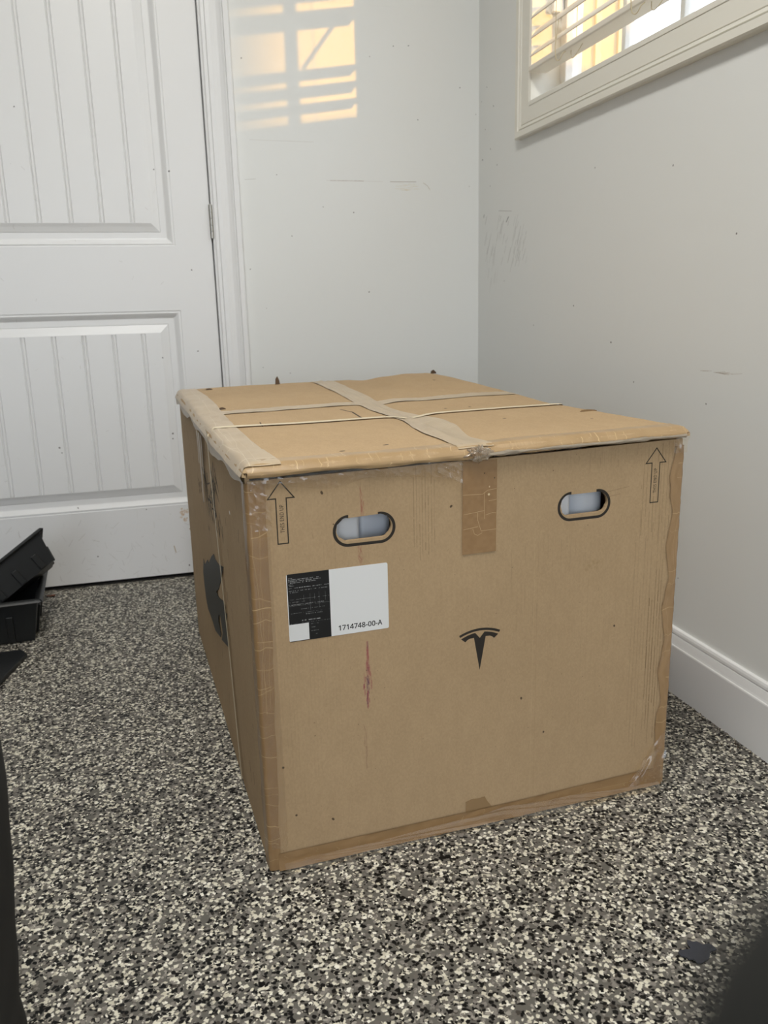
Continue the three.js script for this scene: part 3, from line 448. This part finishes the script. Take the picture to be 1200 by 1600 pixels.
  mesh('strap', mergeGeometries([
    patch(lin(-0.006, BW + 0.006, 60), lin(-1, 1, 4), (x, v) => { const z = sz(x) - v * 0.0075; return { p: [x, topY(x, z) + 0.0022 + 0.0012 * (1 - v * v), z] }; }),
    patch(lin(-1, 1, 4), lin(0.601, 0.002, 40), (v, y) => { const z = mix(-0.225, -0.354, clamp(y / 0.6)) - v * 0.005; return { p: [-0.0075 - 0.0006 * (1 - v * v) + 0.002 * clamp((0.5 - y) * 4), y, z] }; })]), strap, carton);
  // black remnant of stuck plastic on the side
  const bs = new THREE.Shape([[-631, 295], [-616, 287], [-547, 317], [-535, 313], [-466, 347], [-426, 363], [-410, 359], [-349, 366], [-285, 381], [-333, 342], [-379, 311], [-426, 291], [-399, 291], [-356, 300], [-318, 310], [-298, 306], [-309, 295], [-285, 297], [-302, 279], [-291, 235], [-395, 208], [-370, 232], [-388, 255], [-412, 251], [-432, 231], [-402, 217], [-414, 206], [-500, 186], [-542, 190], [-623, 189], [-647, 205], [-660, 230], [-665, 256]].map(([z, y]) => new THREE.Vector2(z / 1000, y / 1000)));
  const bg = new THREE.ExtrudeGeometry(bs, { depth: 0.0006, bevelEnabled: false }); bg.rotateY(-Math.PI / 2); bg.translate(-0.0036, 0, 0); mesh('plastic_remnant', bg, std({ color: '#24231f', roughness: 0.5 }), carton);
  // clear film crumpled along the lip, at the corners and along the bottom
  const film = phys({ color: '#fbf6ec', transmission: 0.95, roughness: 0.08, thickness: 0, ior: 1.65, side: THREE.DoubleSide });
  mesh('film_roll', patch(lin(0.335, 0.662, 120), lin(0, 1, 12), (x, v) => { const a = v * Math.PI * 2, r = (0.0026 + 0.0014 * vnoise(x * 22, 4)) * (1 + 0.35 * vnoise(x * 90, Math.cos(a) * 2 + 4, Math.sin(a) * 2)); return { p: [x, topY(x, 0.008) - 0.004 + Math.sin(a) * r, lipZ(x) + 0.004 + Math.cos(a) * r] }; }), phys({ color: '#c4b8a4', transmission: 0.5, roughness: 0.18, thickness: 0, side: THREE.DoubleSide }), carton);
  mesh('film_strip', patch(lin(0.02, 0.30, 110), lin(0, 1, 10), (x, v) => ({ p: [x, 0.587 - v * (0.020 + 0.006 * vnoise(x * 18, 3)), 0.0025 + 0.0045 * Math.abs(vnoise(x * 60, v * 3, 3)) * Math.sin(Math.PI * clamp(v, 0.08, 1)) ] })), film, carton);
  mesh('film_strip', patch(lin(0.262, 0.30, 20), lin(0, 1, 14), (x, v) => { const t = (x - 0.262) / 0.038; return { p: [x, 0.584 - v * (0.012 + 0.020 * t), 0.004 + 0.006 * Math.abs(vnoise(x * 140, v * 5, 8))] }; }), film, carton);
  mesh('film_strip', patch(lin(0.02, 0.655, 220), lin(0, 1, 18), (x, v) => { const h = 0.012 + 0.012 * Math.exp(-(((x - 0.33) / 0.16) ** 2)) + 0.005 * vnoise(x * 16, 2); return { p: [x, 0.0015 + h * v, 0.0065 + 0.010 * Math.abs(vnoise(x * 9, v * 4 + x * 12, 3)) * (1 - v * 0.8) + 0.004 * (1 - v)] }; }), film, carton);
  mesh('film_strip', patch(lin(0.60, 0.671, 30), lin(0, 1, 26), (x, v) => { const t = (x - 0.60) / 0.071; return { p: [x, 0.004 + v * (0.02 + 0.085 * t), 0.0028 + 0.007 * Math.abs(vnoise(x * 45 - v * 2.5, v * 3 + x * 25, 4))] }; }), film, carton);
  mesh('film_strip', patch(lin(0.645, 0.670, 14), lin(0, 1, 14), (x, v) => ({ p: [x, 0.598 - v * 0.030, 0.006 + 0.007 * Math.abs(vnoise(x * 120, v * 5, 4)) * (1 - v * 0.5)] })), film, carton);
  mesh('film_strip', patch(lin(0.002, 0.030, 14), lin(0, 1, 24), (x, v) => ({ p: [x, 0.584 - v * 0.07, 0.003 + 0.004 * Math.abs(vnoise(x * 150, v * 9, 7))] })), film, carton);
  mesh('film_strip', patch(lin(0.003, 0.027, 12), lin(0.505, 0.04, 110), (x, y) => ({ p: [x, y, 0.0034 + 0.0035 * Math.abs(vnoise(x * 130, y * 34, 7)) * (0.5 + 0.5 * vnoise(y * 9, 2))] })), film, carton);
  // bunched film where the seam tape goes over the lip
  mesh('film_knot', patch(lin(0, 1, 40), lin(0, 1, 28), (u, v) => { const a = u * Math.PI * 2, b = v * Math.PI, n = 1 + 0.8 * vnoise(Math.cos(a) * 5 + 5, Math.sin(a) * 5, v * 7), sx = Math.sin(b); return { p: [0.322 + 0.016 * Math.cos(a) * sx * n, 0.593 + 0.008 * Math.cos(b) * n, 0.010 + 0.006 * Math.sin(a) * sx * n] }; }), phys({ color: '#e6dccb', transmission: 0.8, roughness: 0.08, ior: 1.6, thickness: 0, side: THREE.DoubleSide }), carton);
  // torn bits standing up on the top
  const bit = (x, z, w, h, t, col = '#8a6d48') => { const s = new THREE.Shape([[0, 0], [w, 0], [w * 0.9, h * 0.5], [w * 0.55, h], [w * 0.15, h * 0.7]].map((q) => new THREE.Vector2(...q))); const g = new THREE.ExtrudeGeometry(s, { depth: 0.002, bevelEnabled: false }); g.rotateX(t); g.translate(x, topY(x, z) - 0.001, z); mesh('torn_flap', g, std({ color: col, roughness: 0.9 }), carton); };
  bit(0.632, -0.24, 0.034, 0.006, -1.2, '#7d6240'); bit(0.640, -0.985, 0.016, 0.010, -0.3, '#4d3a28'); bit(0.232, -0.985, 0.012, 0.021, -0.15, '#5a4634'); bit(0.06, -0.95, 0.016, 0.006, -1.0, '#4d3a28'); bit(0.045, -0.6, 0.014, 0.006, -1.0, '#4d3a28');
  // shipping label
  const [lc, lg] = canvas(1144, 776), q = 8;                // 143 x 97 mm
  lg.fillStyle = '#e9e9e7'; lg.fillRect(0, 0, 1144, 776); lg.fillStyle = '#121213'; lg.fillRect(8, 0, 59 * q - 8, 776); lg.fillStyle = '#e4e4e2'; lg.fillRect(8, 72 * q, 27 * q, 25 * q - 6);
  const micro = (x0, x1, y, h, al, gap = 0.25) => { lg.fillStyle = '#d8d8d6'; for (let x = x0; x < x1;) { const w = rr(4, 16); if (rnd() > gap) { lg.globalAlpha = al * rr(0.5, 1); lg.fillRect(x, y + rr(-1, 1), w, h); } x += w + rr(1.5, 5); } lg.globalAlpha = 1; };
  for (const [x0, x1, y, h, a] of [[20, 55, 44, 9, 0.8], [20, 360, 60, 9, 0.85], [20, 400, 78, 9, 0.8], [20, 330, 96, 9, 0.8], [20, 60, 114, 9, 0.8], [20, 70, 130, 9, 0.7], [20, 465, 156, 8, 0.9], [20, 440, 188, 9, 0.7], [20, 130, 206, 9, 0.7], [20, 465, 290, 4, 0.7], [20, 200, 318, 8, 0.6], [20, 400, 346, 10, 0.7], [20, 465, 362, 5, 0.6], [110, 400, 404, 9, 0.5], [20, 465, 448, 4, 0.7], [150, 380, 466, 10, 0.6], [150, 340, 536, 11, 0.85], [20, 465, 566, 4, 0.6], [250, 330, 590, 8, 0.7], [250, 300, 630, 8, 0.6], [250, 330, 672, 8, 0.7], [250, 310, 712, 8, 0.6]]) micro(x0, x1, y, h, a);
  for (const x of [180, 250, 300, 350, 420]) { lg.globalAlpha = 0.45; lg.fillStyle = '#cfcfcd'; lg.fillRect(x, 230 + rr(0, 20), 3, rr(60, 200)); lg.globalAlpha = 1; }
  lg.fillStyle = '#161617'; lg.font = '78px sans-serif'; lg.textAlign = 'center'; lg.textBaseline = 'alphabetic'; lg.save(); lg.translate(101 * q, 88.5 * q + 14); lg.scale(64 * q / lg.measureText('1714748-00-A').width, 1.02); lg.fillText('1714748-00-A', 0, 0); lg.strokeStyle = '#161617'; lg.lineWidth = 3; lg.strokeText('1714748-00-A', 0, 0); lg.restore();
  const ls = new THREE.Shape(); { const x0 = 0.046, x1 = 0.189, y0 = 0.3525, y1 = 0.4495, r = 0.003; ls.moveTo(x0 + r, y0); ls.lineTo(x1 - r, y0); ls.quadraticCurveTo(x1, y0, x1, y0 + r); ls.lineTo(x1, y1 - r); ls.quadraticCurveTo(x1, y1, x1 - r, y1); ls.lineTo(x0 + r, y1); ls.quadraticCurveTo(x0, y1, x0, y1 - r); ls.lineTo(x0, y0 + r); ls.quadraticCurveTo(x0, y0, x0 + r, y0); }
  const lgeo = new THREE.ExtrudeGeometry(ls, { depth: 0.0003, bevelEnabled: false }); lgeo.translate(0, 0, 0.0002); planarUV(lgeo, (x, y) => [(x - 0.046) / 0.143, (y - 0.3525) / 0.097]);
  mesh('shipping_label', lgeo, phys({ map: tex(lc), roughness: 0.35 }), carton).userData.label = 'black and white printed shipping label';
}

// ---------------------------------------------------------------- ceiling lamp over the bay
{
  const l = thing('ceiling_light', 'flat white ceiling light over the parking bay', 'lamp', [-1.05, HC, 2.1]);
  mesh('housing', rbox(-0.17, 0.17, -0.06, -0.001, -0.62, 0.62, 0.008), trimMat, l);
  mesh('diffuser', rbox(-0.15, 0.15, -0.066, -0.058, -0.6, 0.6, 0.003), std({ color: '#ffffff', emissive: '#fff6ea', emissiveIntensity: 2.5, roughness: 0.6 }), l);
  const a = new THREE.RectAreaLight(new THREE.Color().setRGB(1, 0.985, 0.94), 30, 0.3, 1.2); a.position.set(0, -0.07, 0); a.rotation.x = -Math.PI / 2; l.add(a);
}

// ---------------------------------------------------------------- black plastic trays by the door
const blackPlastic = std({ color: '#191b1c', roughness: 0.42 });
function makeTray(L, W, H, label, pos, notch) {
  const t = thing('storage_tray', label, 'tray', pos), th = 0.004, taper = 0.018;
  const wall = (a, b, n, name, dip) => {                   // a, b = [x, z] base corners; n outward
    const g = patch(lin(0, 1, 24), lin(0, 1, 8), (u, v) => { const dd = dip ? 0.028 * fade(clamp((0.3 - Math.abs(u - 0.45)) / 0.08)) : 0; const s = v * taper, cu = mix(-s, Math.hypot(b[0] - a[0], b[1] - a[1]) + s, u) / Math.hypot(b[0] - a[0], b[1] - a[1]); return { p: [mix(a[0], b[0], cu) + n[0] * s, v * (H - dd), mix(a[1], b[1], cu) + n[1] * s] }; }, th);
    const w = mesh(name, g, blackPlastic, t);
    const rim = patch(lin(0, 1, 24), lin(0, 1, 6), (u, v) => { const dd = dip ? 0.028 * fade(clamp((0.3 - Math.abs(u - 0.45)) / 0.08)) : 0, len = Math.hypot(b[0] - a[0], b[1] - a[1]), cu = mix(-taper - 0.010 * v, len + taper + 0.010 * v, u) / len, an = v * Math.PI; return { p: [mix(a[0], b[0], cu) + n[0] * (taper - 0.003 + 0.014 * v), H - dd + 0.006 * Math.sin(an), mix(a[1], b[1], cu) + n[1] * (taper - 0.003 + 0.014 * v)] }; }, 0.004);
    mesh('rim', rim, blackPlastic, w);
    return w;
  };
  const c = [[-L, 0], [0, 0], [0, -W], [-L, -W]], N = [[0, 1], [1, 0], [0, -1], [-1, 0]];
  for (let e = 0; e < 4; e++) {
    const w = wall(c[e], c[(e + 1) % 4], N[e], 'wall', notch && e % 2 === 0), len = e % 2 ? W : L, nR = e % 2 ? 2 : 4;
    for (let k = 0; k < nR; k++) { const u = (k + 0.5) / nR, x = mix(c[e][0], c[(e + 1) % 4][0], u), z = mix(c[e][1], c[(e + 1) % 4][1], u); const g = rbox(-0.008, 0.008, 0.002, H - 0.03, -0.003, 0.006, 0.002); g.rotateX(Math.atan2(taper, H)); g.rotateY(Math.atan2(N[e][0], N[e][1])); g.translate(x, 0, z); mesh('rib', g, blackPlastic, w); }
  }
  mesh('base', rbox(-L, 0, 0, 0.005, -W, 0, 0.002), blackPlastic, t);
  return t;
}
makeTray(0.40, 0.24, 0.105, 'black plastic tray lying flat on the floor by the door', [-1.338, 0.001, 0.392], true).rotation.y = 0.06;
{ const t = makeTray(0.236, 0.13, 0.072, 'black plastic tray tipped up inside another tray by the door', [-1.279, 0.186, 0.330]); t.rotation.set(-0.42, 0.16, 0.66); }
{
  const m = mesh('rubber_mat', (() => { const s = new THREE.Shape([[-1.345, -0.50], [-1.36, -0.475], [-1.6, -0.475], [-1.62, -0.8], [-1.405, -0.735], [-1.385, -0.66]].map((q) => new THREE.Vector2(...q))); const g = new THREE.ExtrudeGeometry(s, { depth: 0.008, bevelEnabled: true, bevelSize: 0.003, bevelThickness: 0.002, bevelSegments: 2 }); g.rotateX(-Math.PI / 2); g.translate(0, 0.0025, 0); return g; })(), blackPlastic, scene);
  tag(m, 'flat black rubber mat on the floor before the trays', 'mat');
}
// dark soft bag at the left and an invented post standing in for a blurred dark shape near the lens
{
  const cloth = std({ color: '#0e0f10', roughness: 0.9 });
  const b = thing('dark_bag', 'tall black soft bag standing on the floor', 'bag', [-1.322, 0, 1.9]);
  const prof = [[0, 0.985], [0.03, 1], [0.10, 0.99], [0.13, 1.0], [0.17, 0.98], [0.23, 1.01], [0.33, 1.05], [0.40, 1.07], [0.50, 1.06], [0.56, 0.95], [0.60, 0.7], [0.615, 0.3], [0.617, 0.01]];
  mesh('body', patch(lin(0, 1, 48), lin(0, 1, 40), (u, v) => { const a = -u * Math.PI * 2, y = 0.617 * (v < 0.8 ? v * 1.05 : 0.84 + (v - 0.8) * 0.8), s = lerpT(prof, y), cs = Math.cos(a), sn = Math.sin(a), e = (q) => Math.sign(q) * Math.abs(q) ** 0.45; return { p: [0.165 * s * e(cs), y, 0.20 * s * e(sn) + 0.003 * vnoise(y * 14, u * 20)] }; }), cloth, b).material.side = THREE.DoubleSide;
  mesh('handle', tube([[-0.08, 0.60, 0], [-0.07, 0.67, 0], [0, 0.69, 0], [0.07, 0.67, 0], [0.08, 0.60, 0]], 0.008, 24, 8), cloth, b);
  const p = new THREE.Vector3(0.0271, -0.0288, -0.0352).applyMatrix4(camera.matrixWorld);
  const post = thing('blur_stand_in', 'invented dark post with a rounded end standing in for a blurred shape near the lens', 'post', [p.x, 0, p.z]);
  const r = 0.014, pts = [[0, 0.03], [r * 0.8, 0.03], ...lin(0, Math.PI / 2, 10).map((a) => [r * Math.cos(a), p.y + r * Math.sin(a)])].map((q) => new THREE.Vector2(...q));
  mesh('stand_in_shaft', new THREE.LatheGeometry(pts, 32), std({ color: '#141512', roughness: 0.95 }), post);
  mesh('foot', new THREE.LatheGeometry([[0, 0], [0.06, 0], [0.062, 0.006], [0.05, 0.018], [0.018, 0.032], [0, 0.032]].map((q) => new THREE.Vector2(...q)), 32), blackPlastic, post);
}
// scraps on the floor
{
  const scrap = (name, label, cat, x, z, w, d, col, rough = 0.8, group) => { const g = patch(lin(0, 1, 26), lin(0, 1, 12), (u, v) => { const a = u * 6.283, r = v * (0.75 + 0.45 * vnoise(Math.cos(a) * 3.1 + x * 9, Math.sin(a) * 3.1 + z * 9)); return { p: [Math.cos(-a) * r * w, 0.0015 + 0.003 * Math.abs(vnoise(Math.cos(a) * r * 5 + 4, Math.sin(a) * r * 3, x * 5)) * r, Math.sin(-a) * r * d] }; }, 0.0012); const m = mesh(name, g, std({ color: col, roughness: rough }), scene); m.position.set(x, 0.0002, z); return tag(m, label, cat, group); };
  scrap('plastic_scrap', 'dark blue-grey crumpled scrap lying on the speckled floor', 'scrap', -0.398, 1.752, 0.031, 0.024, '#34363e');
  scrap('dry_leaf', 'reddish brown bit of dry leaf beside the black trays', 'leaf', -1.335, 0.055, 0.014, 0.008, '#7a4c38');
  scrap('dry_leaf', 'brown dry leaf bit under the door beside the box', 'leaf', -0.885, 0.05, 0.02, 0.012, '#6d5440');
  scrap('paper_scrap', 'pale torn scrap lying under the edge of the door', 'scrap', -0.975, 0.018, 0.016, 0.009, '#a9a49a');
  // grit along the wall foot: nobody could count it
  const gm = new THREE.InstancedMesh(new THREE.TetrahedronGeometry(0.0016), std({ color: '#4a3a2a', roughness: 1 }), 1500), M = new THREE.Matrix4(), q = new THREE.Quaternion(), e = new THREE.Euler();
  for (let i = 0; i < 1500; i++) { const d = 0.016 + Math.abs(rr(-1, 1) * rr(0, 1) * rr(0, 1)) * 0.12; let x = -d, z = rr(0.02, 1.9); if (i % 3 === 0) { x = rr(-1.6, -0.05); z = 0.004 + d * 0.6; if (x > -0.79) z += 0.012; } e.set(rnd() * 6, rnd() * 6, rnd() * 6); q.setFromEuler(e); const s = rr(0.4, 1.3); M.compose(new THREE.Vector3(x, 0.0008 * s, z), q, new THREE.Vector3(s, s * 0.6, s)); gm.setMatrixAt(i, M); }
  gm.name = 'floor_grit'; gm.userData = { kind: 'stuff', label: 'brown grit gathered along the foot of the walls', category: 'grit' }; gm.castShadow = gm.receiveShadow = true; scene.add(gm);
}

renderer.render(scene, camera);
